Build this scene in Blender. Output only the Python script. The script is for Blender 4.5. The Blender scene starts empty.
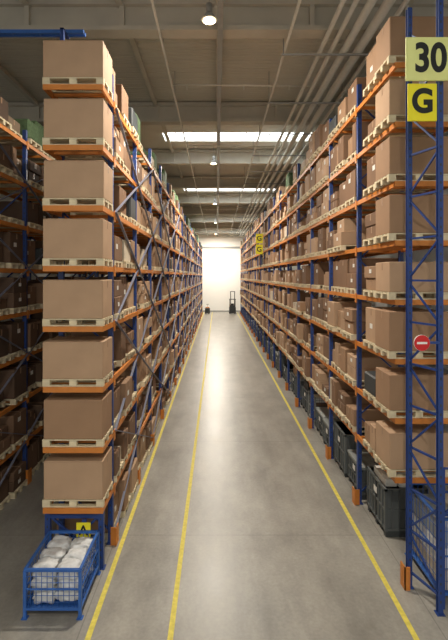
import bpy, math, random
from mathutils import Vector, Matrix, noise
random.seed(7)
sc = bpy.context.scene
try:
    sc.view_settings.view_transform = 'Standard'
except Exception: pass
COL = sc.collection
H = 5.7

# ---------------------------------------------------------------- materials
def srgb(r, g, b):
    f = lambda c: (c/255/12.92) if c/255 <= .04045 else ((c/255+.055)/1.055)**2.4
    return (f(r), f(g), f(b), 1)

def mat(name, rgb, rough=.6, metal=0, var=.0, nscale=8, emis=0, island=0.0, bump=0.0):
    m = bpy.data.materials.new(name); m.use_nodes = True
    nt = m.node_tree; N = nt.nodes; L = nt.links
    b = N['Principled BSDF']
    c = srgb(*rgb)
    b.inputs['Base Color'].default_value = c
    b.inputs['Roughness'].default_value = rough
    b.inputs['Metallic'].default_value = metal
    if emis:
        b.inputs['Emission Color'].default_value = c
        b.inputs['Emission Strength'].default_value = emis
    tc = N.new('ShaderNodeTexCoord')
    if var or island:
        no = N.new('ShaderNodeTexNoise'); no.inputs['Scale'].default_value = nscale
        no.inputs['Detail'].default_value = 5
        L.new(tc.outputs['Object'], no.inputs['Vector'])
        mr = N.new('ShaderNodeMapRange')
        mr.inputs['From Min'].default_value = .25; mr.inputs['From Max'].default_value = .75
        mr.inputs['To Min'].default_value = 1-var; mr.inputs['To Max'].default_value = 1+var
        L.new(no.outputs['Fac'], mr.inputs['Value'])
        val = mr.outputs['Result']
        if island:
            g = N.new('ShaderNodeNewGeometry')
            m2 = N.new('ShaderNodeMapRange')
            m2.inputs['To Min'].default_value = 1-island; m2.inputs['To Max'].default_value = 1+island
            L.new(g.outputs['Random Per Island'], m2.inputs['Value'])
            mu = N.new('ShaderNodeMath'); mu.operation = 'MULTIPLY'
            L.new(val, mu.inputs[0]); L.new(m2.outputs['Result'], mu.inputs[1]); val = mu.outputs[0]
        hs = N.new('ShaderNodeHueSaturation'); hs.inputs['Color'].default_value = c
        L.new(val, hs.inputs['Value']); L.new(hs.outputs['Color'], b.inputs['Base Color'])
    if bump:
        n3 = N.new('ShaderNodeTexNoise'); n3.inputs['Scale'].default_value = nscale*3
        L.new(tc.outputs['Object'], n3.inputs['Vector'])
        bp = N.new('ShaderNodeBump'); bp.inputs['Strength'].default_value = bump
        L.new(n3.outputs['Fac'], bp.inputs['Height']); L.new(bp.outputs['Normal'], b.inputs['Normal'])
    return m

M_card = [mat('cardboard_a', (180,149,120), .8, var=.08, nscale=2, island=.06),
          mat('cardboard_b', (156,124,96), .8, var=.08, nscale=2, island=.18),
          mat('cardboard_c', (124,95,72), .8, var=.08, nscale=2, island=.2),
          mat('cardboard_pale', (198,185,164), .8, var=.05, nscale=3, island=.10)]
M_cardShade = [mat('shaded_cardboard_a', (122,94,72), .8, var=.08, nscale=2, island=.2),  # cardboard with the far-left aisle's shade put into its colour
           mat('shaded_cardboard_b', (104,80,62), .8, var=.08, nscale=2, island=.2),
           mat('shaded_cardboard_c', (90,70,56), .8, var=.08, nscale=2, island=.2),
           mat('shaded_cardboard_d', (140,120,98), .8, var=.08, nscale=2, island=.2)]
M_tape = mat('packing_tape', (158,126,98), .45)
M_label = mat('paper_label', (225,224,218), .7)
M_wood = mat('pallet_wood', (212,199,168), .8, var=.14, nscale=6, island=.16)
M_or = mat('orange_paint', (204,126,52), .5, var=.1, nscale=5)
M_bl = mat('blue_paint', (38,66,130), .45, var=.08, nscale=5)
M_cbl = mat('cage_blue_paint', (52,100,176), .45, var=.08, nscale=5)
M_br = mat('brace_steel', (112,114,130), .5, var=.08)
M_dk = mat('dark_plastic', (54,58,60), .55, var=.1, island=.25)
M_crate = mat('grey_plastic', (92,97,98), .55, var=.06, nscale=3, island=.22)
M_lid = mat('crate_lid', (150,154,152), .55, var=.06, nscale=3, island=.2)
M_gy = mat('grey_steel', (150,152,150), .5, var=.08)
M_green = mat('green_net', (82,104,72), .85, var=.35, nscale=14, island=.2, bump=.4)
M_yel = mat('yellow_line_paint', (214,198,84), .6, var=.2, nscale=12)
M_sy = mat('sign_yellow', (240,228,40), .5)
M_sp = mat('sign_pale_yellow', (228,232,150), .5)
M_blk = mat('black_print', (22,26,24), .6)
M_red = mat('sign_red', (206,34,38), .5)
M_wht = mat('white_paint', (235,235,232), .5)
M_sack = mat('white_sack', (215,217,218), .7, var=.2, nscale=9, bump=.5)
M_conc = mat('precast_concrete', (190,186,174), .85, var=.1, nscale=1.2)
M_pipe = mat('galvanised_pipe', (214,212,202), .45, var=.05)
M_lamp = mat('lamp_glow', (255,226,176), .5, emis=14)
M_sky = mat('skylight_glow', (244,248,250), .5, emis=7)
M_wall = mat('wall_paint', (242,242,238), .8, var=.02, nscale=.6)
M_rub = mat('rubber', (24,24,26), .8)

def roof_mat():
    m = mat('roof_deck', (204,201,190), .75, var=.1, nscale=.5)
    nt = m.node_tree; N = nt.nodes; L = nt.links
    tc = N.new('ShaderNodeTexCoord'); w = N.new('ShaderNodeTexWave')
    w.bands_direction = 'Y'; w.inputs['Scale'].default_value = 1.6
    L.new(tc.outputs['Object'], w.inputs['Vector'])
    bp = N.new('ShaderNodeBump'); bp.inputs['Strength'].default_value = .5; bp.inputs['Distance'].default_value = .05
    L.new(w.outputs['Fac'], bp.inputs['Height']); L.new(bp.outputs['Normal'], N['Principled BSDF'].inputs['Normal'])
    return m
M_roof = roof_mat()

def floor_mat():
    m = bpy.data.materials.new('concrete_floor'); m.use_nodes = True
    nt = m.node_tree; N = nt.nodes; L = nt.links; b = N['Principled BSDF']
    tc = N.new('ShaderNodeTexCoord')
    mp = N.new('ShaderNodeMapping'); mp.inputs['Scale'].default_value = (1, .5, 1)
    L.new(tc.outputs['Object'], mp.inputs['Vector'])
    n1 = N.new('ShaderNodeTexNoise'); n1.inputs['Scale'].default_value = 1.0; n1.inputs['Detail'].default_value = 9
    n1.inputs['Roughness'].default_value = .7
    L.new(mp.outputs['Vector'], n1.inputs['Vector'])
    r = N.new('ShaderNodeValToRGB')
    r.color_ramp.elements[0].position = .32; r.color_ramp.elements[0].color = srgb(130,127,120)
    r.color_ramp.elements[1].position = .68; r.color_ramp.elements[1].color = srgb(166,162,153)
    L.new(n1.outputs['Fac'], r.inputs['Fac'])
    n2 = N.new('ShaderNodeTexNoise'); n2.inputs['Scale'].default_value = 16; n2.inputs['Detail'].default_value = 5
    L.new(tc.outputs['Object'], n2.inputs['Vector'])
    mr = N.new('ShaderNodeMapRange'); mr.inputs['To Min'].default_value = .8; mr.inputs['To Max'].default_value = 1.18
    L.new(n2.outputs['Fac'], mr.inputs['Value'])
    mp3 = N.new('ShaderNodeMapping'); mp3.inputs['Scale'].default_value = (3.2, .2, 1)
    L.new(tc.outputs['Object'], mp3.inputs['Vector'])
    n4 = N.new('ShaderNodeTexNoise'); n4.inputs['Scale'].default_value = 1; n4.inputs['Detail'].default_value = 6
    L.new(mp3.outputs['Vector'], n4.inputs['Vector'])
    mr4 = N.new('ShaderNodeMapRange'); mr4.inputs['From Min'].default_value=.3; mr4.inputs['From Max'].default_value=.6
    mr4.inputs['To Min'].default_value = .91; mr4.inputs['To Max'].default_value = 1.02
    L.new(n4.outputs['Fac'], mr4.inputs['Value'])
    mm = N.new('ShaderNodeMath'); mm.operation='MULTIPLY'
    L.new(mr.outputs['Result'], mm.inputs[0]); L.new(mr4.outputs['Result'], mm.inputs[1])
    hs = N.new('ShaderNodeHueSaturation'); L.new(r.outputs['Color'], hs.inputs['Color']); L.new(mm.outputs[0], hs.inputs['Value'])
    br = N.new('ShaderNodeTexBrick'); br.offset = 0
    br.inputs['Scale'].default_value = 1; br.inputs['Brick Width'].default_value = 5.8; br.inputs['Row Height'].default_value = 5.6
    br.inputs['Mortar Size'].default_value = .01
    br.inputs['Color1'].default_value = (1,1,1,1); br.inputs['Color2'].default_value = (1,1,1,1); br.inputs['Mortar'].default_value = (.7,.7,.7,1)
    mp2 = N.new('ShaderNodeMapping'); mp2.inputs['Location'].default_value = (2.2, 1.3, 0)
    L.new(tc.outputs['Object'], mp2.inputs['Vector']); L.new(mp2.outputs['Vector'], br.inputs['Vector'])
    mx = N.new('ShaderNodeMixRGB'); mx.blend_type = 'MULTIPLY'; mx.inputs['Fac'].default_value = 1
    L.new(hs.outputs['Color'], mx.inputs['Color1']); L.new(br.outputs['Color'], mx.inputs['Color2'])
    L.new(mx.outputs['Color'], b.inputs['Base Color'])
    mr5 = N.new('ShaderNodeMapRange'); mr5.inputs['To Min'].default_value=.24; mr5.inputs['To Max'].default_value=.42
    L.new(n1.outputs['Fac'], mr5.inputs['Value']); L.new(mr5.outputs['Result'], b.inputs['Roughness'])
    return m
M_floor = floor_mat()

# ---------------------------------------------------------------- mesh builder
class MB:
    def __init__(s): s.v=[]; s.f=[]; s.mi=[]; s.mats=[]; s.sm=[]
    def m(s, mt):
        if mt not in s.mats: s.mats.append(mt)
        return s.mats.index(mt)
    def box(s, x0,x1,y0,y1,z0,z1, mt):
        i=len(s.v); k=s.m(mt)
        s.v += [(x0,y0,z0),(x1,y0,z0),(x1,y1,z0),(x0,y1,z0),(x0,y0,z1),(x1,y0,z1),(x1,y1,z1),(x0,y1,z1)]
        s.f += [(i,i+3,i+2,i+1),(i+4,i+5,i+6,i+7),(i,i+1,i+5,i+4),(i+1,i+2,i+6,i+5),(i+2,i+3,i+7,i+6),(i+3,i,i+4,i+7)]
        s.mi += [k]*6; s.sm += [False]*6
    def bbox(s, x0,x1,y0,y1,z0,z1, mt, b=.012):
        """bevelled box"""
        i=len(s.v); k=s.m(mt)
        xs=(x0,x1); ys=(y0,y1); zs=(z0,z1); idx={}
        for a in (0,1):
            for c in (0,1):
                for d in (0,1):
                    sx=1-2*a; sy=1-2*c; sz=1-2*d
                    x,y,z=xs[a],ys[c],zs[d]
                    for ax,p in enumerate([(x,y+sy*b,z+sz*b),(x+sx*b,y,z+sz*b),(x+sx*b,y+sy*b,z)]):
                        idx[(a,c,d,ax)]=len(s.v); s.v.append(p)
        F=[]
        cyc=[(0,0),(1,0),(1,1),(0,1)]
        for a in (0,1):
            q=[idx[(a,p,r,0)] for p,r in cyc]; F.append(q if a else q[::-1])
            q=[idx[(p,a,r,1)] for p,r in cyc]; F.append(q[::-1] if a else q)
            q=[idx[(p,r,a,2)] for p,r in cyc]; F.append(q if a else q[::-1])
        for a in (0,1):
            for c in (0,1):
                F.append([idx[(a,c,0,0)],idx[(a,c,1,0)],idx[(a,c,1,1)],idx[(a,c,0,1)]])
                F.append([idx[(a,0,c,0)],idx[(a,1,c,0)],idx[(a,1,c,2)],idx[(a,0,c,2)]])
                F.append([idx[(0,a,c,1)],idx[(1,a,c,1)],idx[(1,a,c,2)],idx[(0,a,c,2)]])
                for d in (0,1): F.append([idx[(a,c,d,0)],idx[(a,c,d,1)],idx[(a,c,d,2)]])
        s.f += F; s.mi += [k]*len(F); s.sm += [False]*len(F)
    def bar(s, p, q, w, h, mt, up=(0,0,1)):
        p=Vector(p); q=Vector(q); d=(q-p).normalized(); u=Vector(up)
        if abs(d.dot(u))>.99: u=Vector((0,1,0))
        a=d.cross(u).normalized()*w/2; b=d.cross(a).normalized()*h/2
        i=len(s.v); k=s.m(mt)
        for c in (p,q):
            s.v += [tuple(c-a-b),tuple(c+a-b),tuple(c+a+b),tuple(c-a+b)]
        s.f += [(i,i+1,i+2,i+3),(i+7,i+6,i+5,i+4)]+[(i+j,i+4+j,i+4+(j+1)%4,i+(j+1)%4) for j in range(4)]
        s.mi += [k]*6; s.sm += [False]*6
    def cyl(s, p, q, r, mt, n=12, r2=None):
        p=Vector(p); q=Vector(q); d=(q-p).normalized(); u=Vector((0,0,1))
        if abs(d.dot(u))>.99: u=Vector((0,1,0))
        a=d.cross(u).normalized(); b=d.cross(a).normalized(); r2=r if r2 is None else r2
        i=len(s.v); k=s.m(mt)
        for c,rr in ((p,r),(q,r2)):
            for j in range(n):
                t=2*math.pi*j/n; s.v.append(tuple(c+(a*math.cos(t)+b*math.sin(t))*rr))
        for j in range(n):
            s.f.append((i+j,i+(j+1)%n,i+n+(j+1)%n,i+n+j)); s.mi.append(k); s.sm.append(True)
        s.f += [tuple(range(i,i+n))[::-1], tuple(range(i+n,i+2*n))]; s.mi += [k,k]; s.sm += [False,False]
    def blob(s, c, r, mt, seed=0, n=14, amp=.18):
        i=len(s.v); k=s.m(mt); c=Vector(c)
        for a in range(n+1):
            th=math.pi*a/n
            for b in range(2*n):
                ph=math.pi*b/n
                d=Vector((math.sin(th)*math.cos(ph),math.sin(th)*math.sin(ph),math.cos(th)))
                e=Vector([math.copysign(abs(t)**.6,t) for t in d])
                k2=1+amp*noise.noise(d*2.2+Vector((seed*3.1,seed,0)))+.07*noise.noise(d*7+Vector((seed,0,seed)))
                s.v.append(tuple(c+Vector((e.x*r[0],e.y*r[1],e.z*r[2]))*k2))
        for a in range(n):
            for b in range(2*n):
                s.f.append((i+a*2*n+b,i+(a+1)*2*n+b,i+(a+1)*2*n+(b+1)%(2*n),i+a*2*n+(b+1)%(2*n)))
                s.mi.append(k); s.sm.append(True)
    def obj(s, name, parent=None, fix=False):
        me=bpy.data.meshes.new(name); me.from_pydata(s.v,[],[tuple(f) for f in s.f])
        for mt in s.mats: me.materials.append(mt)
        me.polygons.foreach_set('material_index', s.mi)
        me.polygons.foreach_set('use_smooth', s.sm)
        me.validate(); me.update()
        o=bpy.data.objects.new(name, me); COL.objects.link(o)
        if parent: o.parent=parent
        return o

def empty(name, loc=(0,0,0)):
    e=bpy.data.objects.new(name,None); e.location=loc; COL.objects.link(e); return e

def pallet(b, x0,x1,y0,y1,z, lod=0):
    """euro pallet, height .15 ; long side along x"""
    dx=x1-x0; dy=y1-y0
    if lod==2:
        b.box(x0,x1,y0,y1,z+.11,z+.15,M_wood); 
        for t in (0,.44,.88): b.box(x0,x1,y0+dy*t,y0+dy*(t+.12),z,z+.11,M_wood)
        return
    for t in (0,.4375,.875):
        b.box(x0,x1,y0+dy*t,y0+dy*(t+.125),z,z+.022,M_wood)
        for u in (0,.44,.88):
            b.box(x0+dx*u,x0+dx*(u+.12),y0+dy*t,y0+dy*(t+.125),z+.022,z+.1,M_wood)
    for u in (0,.44,.88):
        b.box(x0+dx*u,x0+dx*(u+.12),y0,y1,z+.1,z+.122,M_wood)
    for t in (0,.225,.43,.635,.84):
        b.box(x0,x1,y0+dy*t,y0+dy*(t+.16),z+.122,z+.145,M_wood)

def carton(b, x0,x1,y0,y1,z0,z1, mt, lod=0, face=1):
    if lod==0: b.bbox(x0,x1,y0,y1,z0,z1,mt)
    else: b.box(x0,x1,y0,y1,z0,z1,mt)
    if lod==2: return
    e=.003; cy=(y0+y1)/2
    b.box(x0+.02,x1-.02,cy-.03,cy+.03,z1-.001,z1+e,M_tape)
    for X in (x0,x1): b.box(X-e,X+e,cy-.03,cy+.03,z1-.16,z1-.012,M_tape)
    if lod==0:
        b.box(x0+.015,x1-.015,y0-.002,y0+.002,z1-.022,z1-.018,M_tape)

def label(b, X, y, z, w, h, face):
    b.box(X-.004,X+.004,y,y+w,z,z+h,M_label)

def load(b, x0,x1,y0,y1,z,hmax,face,lod,top=False,green=.0,cards=None):
    """random goods on pallet"""
    cards=cards or M_card
    r=random.random(); z+=.147
    mt=random.choice(cards[:3])
    X=x1 if face>0 else x0
    if top and r<green:
        b.bbox(x0+.05,x1-.05,y0+.03,y1-.03,z,z+random.uniform(.35,.95),M_green,.06); return
    if r<.44:
        h=random.uniform(.52,hmax); ins=random.uniform(0,.09)
        carton(b,x0+ins,x1-ins,y0+.005+ins*.3,y1-.005-ins*.3,z,z+h,mt,lod)
        if random.random()<.55 and lod<2: label(b,X-face*ins,y0+random.uniform(.1,.5),z+h*random.uniform(.35,.7),.16,.11,face)
    elif r<.68:
        h=random.uniform(.24,.4); n=2 if random.random()<.8 else 1
        for j in range(n):
            i2=random.uniform(0,.1)
            carton(b,x0+i2,x1-i2,y0+i2*.6,y1-i2*.6,z,z+h-.004,mt,lod)
            if lod<2 and random.random()<.5: label(b,X-face*i2,y0+.3,z+h*.4,.14,.09,face)
            z+=h
    elif r<.87:
        h=random.uniform(.4,.75); c=(y0+y1)/2+random.uniform(-.12,.12)
        carton(b,x0,x1,y0,c-.006,z,z+h,mt,lod); carton(b,x0+.04,x1-.06,c+.006,y1,z,z+h*random.uniform(.55,1),random.choice(cards),lod)
    elif r<.92:
        carton(b,x0+.04,x1-.04,y0+.03,y1-.03,z,z+random.uniform(.25,.6),cards[3],lod)
    elif r<.95:
        b.bbox(x0+.02,x1-.02,y0+.02,y1-.02,z,z+random.uniform(.3,.6),M_dk,.03)

def post(b, x, y, z0, z1, mt=M_bl, w=.1, face=1, holes=True):
    """open C-profile upright"""
    t=.012
    b.box(x-w/2,x+w/2,y-w/2,y-w/2+t,z0,z1,mt)
    b.box(x-w/2,x+w/2,y+w/2-t,y+w/2,z0,z1,mt)
    X=x+face*(w/2); b.box(min(X,X-face*t),max(X,X-face*t),y-w/2+t,y+w/2-t,z0,z1,mt)
    b.box(x-w*.8,x+w*.8,y-w*.8,y+w*.8,z0,z0+.012,mt)
    if holes:
        z=z0+.2
        while z<z1-.1:
            b.box(x-.012,x+.012,y-w/2-.002,y-w/2+.001,z,z+.045,M_dk)
            z+=.15

def rack(name, xf, face, ys, yend, levels, top, bay=2.8, yfirst=9.5, spine=True):
    b=MB(); xb=xf-face*1.1
    y=yfirst; frames=[]
    while y<yend: frames.append(y); y+=bay
    for i,y in enumerate(frames):
        for x in (xf,xb): post(b,x-face*.05 if x==xf else x,y,0,top+random.choice([0,.0,.12]),face=face,holes=(y<22))
        z=.25; s=0
        while z<top-1 and y<60:
            p=(xf-face*.05,y,z); q=(xb,y,z+.95)
            if s: p=(xb,y,z); q=(xf-face*.05,y,z+.95)
            b.bar(p,q,.035,.035,M_bl); s=1-s; z+=.98
        g=xf+face*.09
        b.bar((g-.0,y-.09,0),(g,y-.09,.38),.12,.012,M_or,up=(1,0,0))
        b.box(g-.012,g+.012,y-.09,y+.09,0,.38,M_or)
        b.box(g-face*.12 if face>0 else g,g if face>0 else g-face*.12,y-.1,y-.085,0,.38,M_or)
    ylast=frames[-1]
    for z in levels:
        for x in (xf,xb):
            b.box(x-.025,x+.025,ys,ylast,z-.105,z-.002,M_or)
        for y in frames:
            if y<40:
                b.box(xf+face*.026 if face>0 else xf-.04,xf+.04 if face>0 else xf-.026,y-.06,y+.06,z-.2,z+.03,M_or)
        lo,hi=min(xf,xb),max(xf,xb)
        b.box(lo-.03,hi+.03,ys-.03,ys,z-.105,z-.002,M_or)
        y=ys+.4
        while y<min(ylast,30):
            b.box(lo+.03,hi-.03,y,y+.05,z-.07,z-.004,M_or); y+=.93
    if spine:
        xs=xf+face*.04; i=0
        while i+2<len(frames) and frames[i]<58:
            y0,y1=frames[i],frames[i+2]
            cuts=[levels[0]-1.0,levels[1],levels[3],levels[5],levels[7]-.1]
            for k in range(4):
                za,zc=cuts[k],cuts[k+1]
                b.bar((xs,y0,za),(xs,y1,zc),.02,.055,M_br,up=(1,0,0))
                if i<3: b.bar((xs+face*.02,y0,zc),(xs+face*.02,y1,za),.02,.055,M_br,up=(1,0,0))
            i+=2
    return b.obj(name), frames

# ---------------------------------------------------------------- room
YB,YE=-14,72; XL,XR=-16,14; ZC=13.0
b=MB(); b.box(XL,XR,YB,YE,-.2,0,M_floor); b.obj('floor')
b=MB(); b.box(XL-.3,XL,YB,YE,0,ZC,M_wall); b.obj('wall_left')
b=MB(); b.box(XR,XR+.3,YB,YE,0,ZC,M_wall); b.obj('wall_right')
b=MB(); b.box(XL,XR,YE,YE+.3,0,ZC,M_wall); b.obj('wall_back')
b=MB(); b.box(XL,XR,YE-.08,YE-.005,10.1,10.4,M_gy); b.obj('trim_1')
b=MB(); b.box(XL,XR,YE-.04,YE-.005,0,.18,M_gy); b.obj('baseboard_back')

sky_y=[-9,1.5,22.9,37.2,51.2,65.2]; SX0,SX1=-2.8,4.9
b=MB(); prev=YB
for y in sky_y:
    b.box(XL,XR,prev,y,ZC,ZC+.2,M_roof); prev=y+1.5
    b.box(XL,SX0,y,y+1.5,ZC,ZC+.2,M_roof); b.box(SX1,XR,y,y+1.5,ZC,ZC+.2,M_roof)
b.box(XL,XR,prev,YE+.3,ZC,ZC+.2,M_roof)
b.obj('ceiling')
for n,y in enumerate(sky_y):
    b=MB(); b.box(SX0,SX1,y,y+1.5,ZC+.3,ZC+.34,M_sky)
    x=SX0+.6
    while x<SX1: b.box(x-.03,x+.03,y,y+1.5,ZC+.2,ZC+.28,M_wht); x+=1.25
    b.box(SX0,SX1,y,y+.04,ZC,ZC+.3,M_wht); b.box(SX0,SX1,y+1.46,y+1.5,ZC,ZC+.3,M_wht)
    b.obj('window_%d'%(n+1))
y=-9
while y<YE:
    b=MB()
    b.box(XL,XR,y-.22,y+.22,12.15,12.27,M_conc); b.box(XL,XR,y-.08,y+.08,12.27,12.82,M_conc); b.box(XL,XR,y-.22,y+.22,12.82,12.95,M_conc)
    x=XL+1
    while x<XR:
        b.box(x-.06,x+.06,y-.2,y+.2,12.27,12.82,M_conc); x+=2.5
    b.obj('ceiling_girder'); y+=7
b=MB()
for x in (-12.5,-7.5,-5,-2.55,0.06,5,7.5,10):
    b.box(x-.03,x+.03,YB,YE,12.8,12.99,M_conc); b.box(x-.08,x+.08,YB,YE,12.79,12.82,M_conc)
b.obj('roof_purlins')
b=MB()
for x,z,r in ((1.9,12.02,.04),(2.9,12.02,.06),(3.2,12.02,.06),(3.55,12.0,.1),(3.95,12.0,.12),(4.35,12.02,.06),(-1.5,12.05,.035)):
    b.cyl((x,YB,z),(x,YE-.1,z),r,M_pipe,12)
y=-8.5
while y<YE:
    b.box(1.8,4.5,y,y+.05,11.84,11.88,M_gy)
    for x in (1.85,4.45): b.box(x-.012,x+.012,y+.01,y+.04,11.88,12.99,M_gy)
    b.box(-1.51,-1.49,y,y+.03,12.08,12.99,M_gy)
    y+=3.5
y=-6.0
while y<YE:
    b.cyl((3.2,y,12.02),(-1.5,y,12.08),.025,M_pipe,8)
    for x in (-1.0,.9,2.4): b.cyl((x,y,12.05),(x,y,11.9),.02,M_pipe,8)
    y+=7
b.obj('ceiling_pipes')
b=MB(); b.box(.02,.14,YB,YE-.2,12.06,12.08,M_gy)
b.box(.01,.02,YB,YE-.2,12.06,12.14,M_gy); b.box(.14,.15,YB,YE-.2,12.06,12.14,M_gy)
b.obj('cable_tray')
def lamp(x,y,pw):
    b=MB()
    b.cyl((x,y,12.1),(x,y,12.35),.08,M_gy,12)
    b.cyl((x,y,11.95),(x,y,12.12),.2,M_gy,20,.09)
    b.cyl((x,y,11.925),(x,y,11.952),.15,M_lamp,20)
    b.box(x-.01,x+.01,y-.01,y+.01,12.3,12.99,M_gy)
    o=b.obj('high_bay_lamp')
    l=bpy.data.lights.new('lamp_light','AREA'); l.shape='DISK'; l.size=.28; l.energy=pw; l.color=(1,.91,.78)
    lo=bpy.data.objects.new('lamp_light',l); lo.location=(x,y,11.915); COL.objects.link(lo); lo.parent=o
for y,p in ((-3,700),(11,740),(25,800),(39,820),(53,950),(67,1700)): lamp(-.19,y,p)

b=MB()
for x in (-2.03,-.735,3.13):
    b.box(x-.045,x+.045,YB+1,YE-1.5,.0,.004,M_yel)
b.obj('floor_line_markings')

# ---------------------------------------------------------------- racks
LL=[.07+1.165*k for k in range(1,9)]
RL=[.575+1.165*k for k in range(1,9)]
rackL,fL=rack('pallet_rack',-2.22,1,8.68,69.5,LL,10.0,yfirst=9.62)
rackR,fR=rack('pallet_rack',3.52,-1,8.85,69.5,RL,10.5,yfirst=11.3,spine=False)
rackF,fF=rack('pallet_rack',-5.25,1,8.7,69.5,LL,9.6,yfirst=9.62)

def fill(name, x0,x1,frames,levels,face,h,floor=True,green=0,pname='wooden_pallets',cards=None):
    bb=MB(); pb=MB()
    cols=[]
    for i,f in enumerate(frames[:-1]):
        for j in range(3): cols.append(f+.09+j*.9)
    lv=list(levels)
    if floor: lv=[.0]+lv
    for y in cols:
        lod=0 if y<16 else (1 if y<32 else 2)
        for li,z in enumerate(lv):
            top=(li==len(lv)-1)
            if top and random.random()<.12: continue
            if not top and random.random()<.04: continue
            jx=random.uniform(-.05,.05)-face*random.choice([0,0,.05,.12])
            pallet(pb,x0+jx,x1+jx,y,y+.8,z,2 if lod==2 else 0)
            load(bb,x0+jx,x1+jx,y,y+.8,z,h,face,lod,top and y>12.5,green,cards)
    bb.obj(name); pb.obj(pname)

fill('stacked_cardboard_boxes',-3.38,-2.18,fL,LL,1,.8,green=.7)
fill('stacked_cardboard_boxes',3.43,4.63,fR,RL,-1,.82,floor=False,green=.06)
fill('stacked_cardboard_boxes',-6.4,-5.2,fF,LL,1,.8,green=.6,cards=M_cardShade)

def front(x0,x1,y0,z,h,mt,labelp=False):
    p=MB(); pallet(p,0,x1-x0,0,.8,0); o=p.obj('wooden_pallet'); o.location=(x0,y0,z)
    i=random.uniform(0,.03)
    c=MB(); carton(c,i,x1-x0-random.uniform(0,.02),i*.5,.79,0,h,mt,0)
    if labelp: c.box(.3,.5,-.004,0,h*.4,h*.55,M_label)
    o=c.obj('cardboard_box'); o.location=(x0,y0,z+.146)
hs=[.76,.78,.74,.77,.79,.75,.78,.74]
for k,z in enumerate(LL):
    front(-3.37,-2.19,8.68,z,hs[k]-.02,M_card[0] if k not in (1,) else M_card[1])
hs=[.72,.7,.78,.6,.76,.74,.7,.78]
for k,z in enumerate(RL):
    front(3.38,4.58,8.85,z,hs[k],M_card[1 if k%3 else 0],False)
    p=MB(); pb=MB(); 
    pallet(pb,3.42,4.62,9.75,10.55,z); load(p,3.42,4.62,9.75,10.55,z,.78,-1,0)
    if p.v: p.obj('cardboard_box')
    pb.obj('wooden_pallet')
    
b=MB()
for x in (-3.3,-2.26):
    post(b,x,8.8,0,1.1)
b.bar((-3.3,8.8,.1),(-2.26,8.8,1.05),.04,.04,M_bl); b.bar((-2.26,8.8,.1),(-3.3,8.8,1.05),.04,.04,M_bl)
b.box(-3.3,-2.26,8.76,8.82,.98,1.06,M_bl)
b.obj('rack_end_support')
b=MB(); b.box(-6.4,-2.9,9.78,9.84,10.98,11.06,M_cbl); b.box(-6.4,-2.9,9.9,9.96,10.98,11.06,M_cbl)
x=-6.3
while x<-3: b.box(x,x+.04,9.84,9.9,10.99,11.05,M_cbl); x+=.6
for x in (-3.3,-6.3): b.box(x-.04,x+.04,9.56,9.64,10.12 if x>-5 else 9.72,10.98,M_bl); b.box(x-.04,x+.04,9.56,9.96,10.94,10.98,M_bl)
b.obj('rack_tie_beam')

# ---------------------------------------------------------------- laced end frame, right
b=MB(); P=(3.52,8.25); Q=(3.76,7.6)
for p in (P,Q):
    post(b,p[0],p[1],0,10.6,w=.085)
z=.3; s=0
while z<10:
    b.bar((P[0],P[1],z),(Q[0],Q[1],z),.035,.035,M_bl)
    a,c=(P,Q) if s else (Q,P)
    b.bar((a[0],a[1],z+.04),(c[0],c[1],z+.72),.03,.03,M_bl); s=1-s; z+=.76
b.box(P[0]-.12,P[0]-.1,P[1]-.1,P[1]+.1,0,.42,M_or); b.box(P[0]-.12,P[0]-.02,P[1]-.1,P[1]-.08,0,.42,M_or)
b.obj('rack_upright_frame')

def text(s, size, loc, mt, parent, sx=1, off=.02):
    c=bpy.data.curves.new('lettering','FONT'); c.body=s; c.size=size; c.extrude=.002; c.offset=off*size
    c.align_x='CENTER'; c.align_y='CENTER'; c.materials.append(mt)
    o=bpy.data.objects.new('lettering',c); o.rotation_euler=(math.pi/2,0,0); o.location=loc; o.scale=(sx,1,1)
    COL.objects.link(o); o.parent=parent; return o
Ys=7.45; S=450/Ys
X=lambda px:(px-217)/S
Z=lambda py:H+(276-py)/S
e=empty('aisle_number_sign')
b=MB(); b.bbox(X(406),X(466),Ys,Ys+.03,Z(80.5),Z(37),M_sp,.005); b.box(X(410),X(414),Ys+.03,Ys+.06,Z(78),Z(40),M_gy)
b.box(X(430),X(434),Ys+.03,Ys+.1,Z(70),Z(66),M_gy); b.obj('board',e)
text('30',.66,((X(430.5)),Ys-.004,Z(59)),M_blk,e,.82,.03)
e=empty('aisle_letter_sign')
b=MB(); b.bbox(X(408),X(437),Ys,Ys+.03,Z(121),Z(83.5),M_sy,.005); b.box(X(415),X(419),Ys+.03,Ys+.1,Z(104),Z(100),M_gy)
b.box(X(420),X(424),Ys+.015,Ys+.028,Z(83.6),Z(81),M_gy); b.obj('board',e)
text('G',.54,(X(422.5),Ys-.004,Z(102)),M_blk,e,.9,.04)
Yn=7.45;S=450/Yn
e=empty('no_entry_sign')
b=MB(); cx,cz=X(422),Z(343)
b.cyl((cx,Yn,cz),(cx,Yn+.02,cz),.133,M_wht,28); b.cyl((cx,Yn-.004,cz),(cx,Yn+.001,cz),.13,M_red,28)
b.box(cx-.085,cx+.085,Yn-.008,Yn-.003,cz-.018,cz+.018,M_wht)
b.box(cx-.02,cx+.3,Yn+.02,Yn+.05,cz-.02,cz+.02,M_bl)
b.obj('disc',e)
for (x,y,z) in ((3.34,33,8.1),(3.34,33,7.3)):
    e=empty('rack_marker_sign'); b=MB(); b.bbox(x-.5,x+.02,y-.03,y,z,z+.7,M_sy,.005); b.box(x,x+.1,y,y+.04,z+.3,z+.36,M_gy); b.obj('board',e)
    text('G',.5,(x-.24,y-.034,z+.34),M_blk,e)

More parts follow.
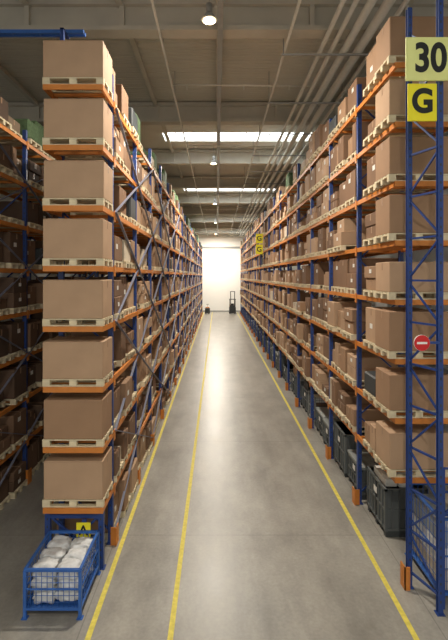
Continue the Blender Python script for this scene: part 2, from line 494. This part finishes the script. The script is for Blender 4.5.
# ---------------------------------------------------------------- wire cages
def cage(name,x0,x1,y0,y1,z0,h,fillkind):
    e=empty(name); b=MB(); z1=z0+h
    for x in (x0,x1):
        for y in (y0,y1):
            b.box(x-.025,x+.025,y-.025,y+.025,0,z1,M_cbl); b.box(x-.05,x+.05,y-.05,y+.05,0,.012,M_cbl)
    for z in (z0,z0+h*.5,z1):
        t=.022 if z!=z0+h*.5 else .012
        for y in (y0,y1): b.box(x0,x1,y-t,y+t,z-t,z+t,M_cbl)
        for x in (x0,x1): b.box(x-t,x+t,y0,y1,z-t,z+t,M_cbl)
    n=10
    for i in range(1,n):
        x=x0+(x1-x0)*i/n; y=y0+(y1-y0)*i/n
        for yy in (y0,y1): b.cyl((x,yy,z0),(x,yy,z1),.006,M_cbl,6)
        for xx in (x0,x1): b.cyl((xx,y,z0),(xx,y,z1),.006,M_cbl,6)
    for i in range(1,6):
        z=z0+h*i/6
        for yy in (y0,y1): b.cyl((x0,yy,z),(x1,yy,z),.005,M_cbl,6)
        for xx in (x0,x1): b.cyl((xx,y0,z),(xx,y1,z),.005,M_cbl,6)
    b.box(x0,x1,y0,y1,z0-.03,z0-.005,M_cbl)
    b.obj('wire_frame',e)
    f=MB()
    if fillkind=='sacks':
        k=0
        for lz in range(3):
            for i in range(2):
                for j in range(3):
                    k+=1
                    c=(x0+(x1-x0)*(.27+.46*i)+random.uniform(-.03,.03),y0+(y1-y0)*(.2+.3*j),z0+.11+lz*.19+random.uniform(0,.05))
                    f.blob(c,(.2,.17,.11),M_sack,k,16,.3)
        f.obj('white_sacks',e)
    else:
        for lz in range(3):
            for i in range(2):
                w=(x1-x0)*.44
                f.bbox(x0+.06+i*(w+.05),x0+.06+i*(w+.05)+w,y0+.06,y1-.06,z0+.01+lz*.38,z0+.36+lz*.38,[M_card[3],M_label,M_lid][(lz+i)%3],.01)
        f.obj('parcels',e)
    return e
e=cage('wire_mesh_cage',-3.2,-2.28,7.5,8.62,.16,.64,'sacks')
b=MB(); b.box(-2.7,-2.43,8.64,8.655,.66,.96,M_sy); b.box(-2.6,-2.52,8.655,8.7,.66,1.0,M_bl); b.obj('plate',e)
text('A',.26,(-2.565,8.635,.81),M_blk,e)
cage('wire_mesh_cage',3.9,4.94,7.85,9.2,.16,1.3,'parcels')
b=MB()
for z in (1.6,2.0,2.4): b.box(3.86,5.0,7.7,7.73,z-.015,z+.015,M_bl)
for i in range(9): b.cyl((3.9+i*.13,7.715,1.6),(3.9+i*.13,7.715,2.4),.006,M_bl,6)
b.bar((3.86,7.715,1.6),(5.0,7.715,2.4),.04,.04,M_bl)
b.box(3.84,3.9,7.69,7.75,0,2.4,M_bl)
b.obj('mesh_guard_panel')

# ---------------------------------------------------------------- pallet crates and mesh stillages under right rack
b=MB()
def crate(x0,x1,y0,y1,h):
    """rigid plastic pallet box: ribbed walls, rim, feet, lid"""
    b.bbox(x0+.03,x1-.03,y0+.03,y1-.03,.14,h-.04,M_crate,.015)
    for y in (y0+.02,(y0+y1)/2-.06,y1-.14): b.box(x0+.02,x1-.02,y,y+.12,0,.14,M_dk)
    b.box(x0,x1,y0,y1,h-.1,h-.04,M_crate)
    for x in (x0,x1-.06):
        for y in (y0,y1-.06): b.box(x,x+.06,y,y+.06,.12,h-.05,M_crate)
    n=6
    for i in range(1,n):
        y=y0+(y1-y0)*i/n; b.box(x0+.0,x0+.035,y-.015,y+.015,.14,h-.06,M_dk if i==3 else M_crate)
        x=x0+(x1-x0)*i/n; b.box(x-.015,x+.015,y0+.0,y0+.035,.14,h-.06,M_crate)
    for z in (.14,h*.5): b.box(x0+.005,x1,y0+.005,y1,z,z+.05,M_crate)
    b.box(x0-.004,x0,(y0+y1)/2-.1,(y0+y1)/2+.1,h*.65,h*.65+.14,M_label)
    r=random.random()
    if r<.5: b.bbox(x0-.01,x1+.01,y0-.01,y1+.01,h-.04,h+.04,M_lid,.012)
    elif r<.85: 
        for q in range(3): b.box(x0+.06+q*.28,x0+.3+q*.28,y0+.06+random.uniform(0,.3),y1-.06-random.uniform(0,.3),h-.05,h+random.uniform(.05,.3),random.choice([M_label,M_card[0],M_card[3],M_dk]))
def stillage(x0,x1,y0,y1,h):
    """dark mesh stillage with steel corner posts and goods inside"""
    b.box(x0,x1,y0,y1,.12,.16,M_gy)
    for x in (x0,x1-.05):
        for y in (y0,y1-.05): b.box(x,x+.05,y,y+.05,0,h,M_gy)
    for z in (h*.5,h-.04):
        for y in (y0,y1-.03): b.box(x0,x1,y,y+.03,z,z+.03,M_gy)
        for x in (x0,x1-.03): b.box(x,x+.03,y0,y1,z,z+.03,M_gy)
    n=10
    for i in range(1,n):
        y=y0+(y1-y0)*i/n; b.box(x0+.01,x0+.02,y-.005,y+.005,.16,h,M_dk)
        x=x0+(x1-x0)*i/n; b.box(x-.005,x+.005,y0+.01,y0+.02,.16,h,M_dk)
    for i in range(1,8):
        z=.16+(h-.16)*i/8; b.box(x0+.01,x0+.018,y0,y1,z-.005,z+.005,M_dk); b.box(x0,x1,y0+.01,y0+.018,z-.005,z+.005,M_dk)
    z=.17
    while z<h-.15:
        t=random.uniform(.15,.3)
        for q in range(2):
            b.box(x0+.06,x1-.06,y0+.06+q*(y1-y0-.1)/2,y0+.02+(q+1)*(y1-y0-.1)/2,z,z+t-.01,random.choice([M_dk,M_dk,M_crate,M_card[2],M_label]))
        z+=t
def unit(*a): (crate if random.random()<.55 else stillage)(*a)
crate(3.66,4.6,9.8,11.0,1.1); y=11.44
while y<67.5:
    unit(3.62+random.uniform(-.02,.08),4.6,y,y+1.17,random.choice([.8,1.0,1.1,1.25]))
    unit(3.62+random.uniform(-.02,.08),4.6,y+1.27,y+2.47,random.choice([.8,1.0,1.1,1.25])); y+=2.8
b.obj('storage_crates')

# ---------------------------------------------------------------- trucks at far end
def forklift(name,x,y,h):
    e=empty(name,(x,y,0)); b=MB()
    b.bbox(-.5,.5,0,1.2,.15,1.0,M_dk,.05); b.bbox(-.45,.45,.5,1.2,1.0,1.25,M_or,.04)
    for xx in (-.42,.42):
        for yy in (.1,1.1): b.box(xx-.03,xx+.03,yy-.03,yy+.03,1.0,2.15,M_dk)
    b.bbox(-.5,.5,.05,1.15,2.12,2.2,M_dk,.02)
    for xx in (-.3,.3): b.box(xx-.06,xx+.06,-.15,0,.05,h,M_dk); b.box(xx-.04,xx+.04,-.13,-.02,.05,h,M_dk)
    for zz in (.3,1.4,h-.1): b.box(-.3,.3,-.12,-.04,zz,zz+.1,M_dk)
    for xx in (-.28,.28): b.box(xx-.06,xx+.06,-1.3,-.15,.05,.1,M_dk)
    b.box(-.4,.4,-.2,-.15,.1,1.3,M_dk)
    for xx in (-.5,.38):
        for yy in (.2,1.0): b.cyl((xx,yy,.17),(xx+.12,yy,.17),.17,M_rub,16)
    b.bbox(-.2,.2,.6,.95,1.25,1.5,M_blk,.03)
    b.obj('truck_body',e)
forklift('forklift_truck',2.35,68,3.4)
e=empty('pallet_truck',(-1.45,68,0)); b=MB()
b.bbox(-.38,.38,0,.7,.1,.85,M_dk,.05); b.bbox(-.3,.3,.1,.6,.85,1.0,M_or,.04)
b.bar((0,.6,.8),(0,1.1,1.35),.05,.05,M_dk); b.bar((-.2,1.1,1.35),(.2,1.1,1.35),.05,.05,M_dk)
for xx in (-.28,.12): b.box(xx,xx+.16,-1.2,0,.06,.13,M_dk)
for xx in (-.36,.26): b.cyl((xx,.3,.12),(xx+.1,.3,.12),.12,M_rub,14)
b.obj('truck_body',e)

# ---------------------------------------------------------------- world + camera
w=bpy.data.worlds.new('world'); sc.world=w; w.use_nodes=True
w.node_tree.nodes['Background'].inputs['Color'].default_value=(1,.97,.91,1)
w.node_tree.nodes['Background'].inputs['Strength'].default_value=.88
cam=bpy.data.cameras.new('camera'); co=bpy.data.objects.new('camera',cam); COL.objects.link(co)
co.location=(0,0,H); co.rotation_euler=(math.pi/2,0,0)
cam.sensor_fit='VERTICAL'; cam.sensor_height=24; cam.lens=450/640*24
cam.shift_x=7/640; cam.shift_y=-44/640; cam.clip_end=300
sc.camera=co
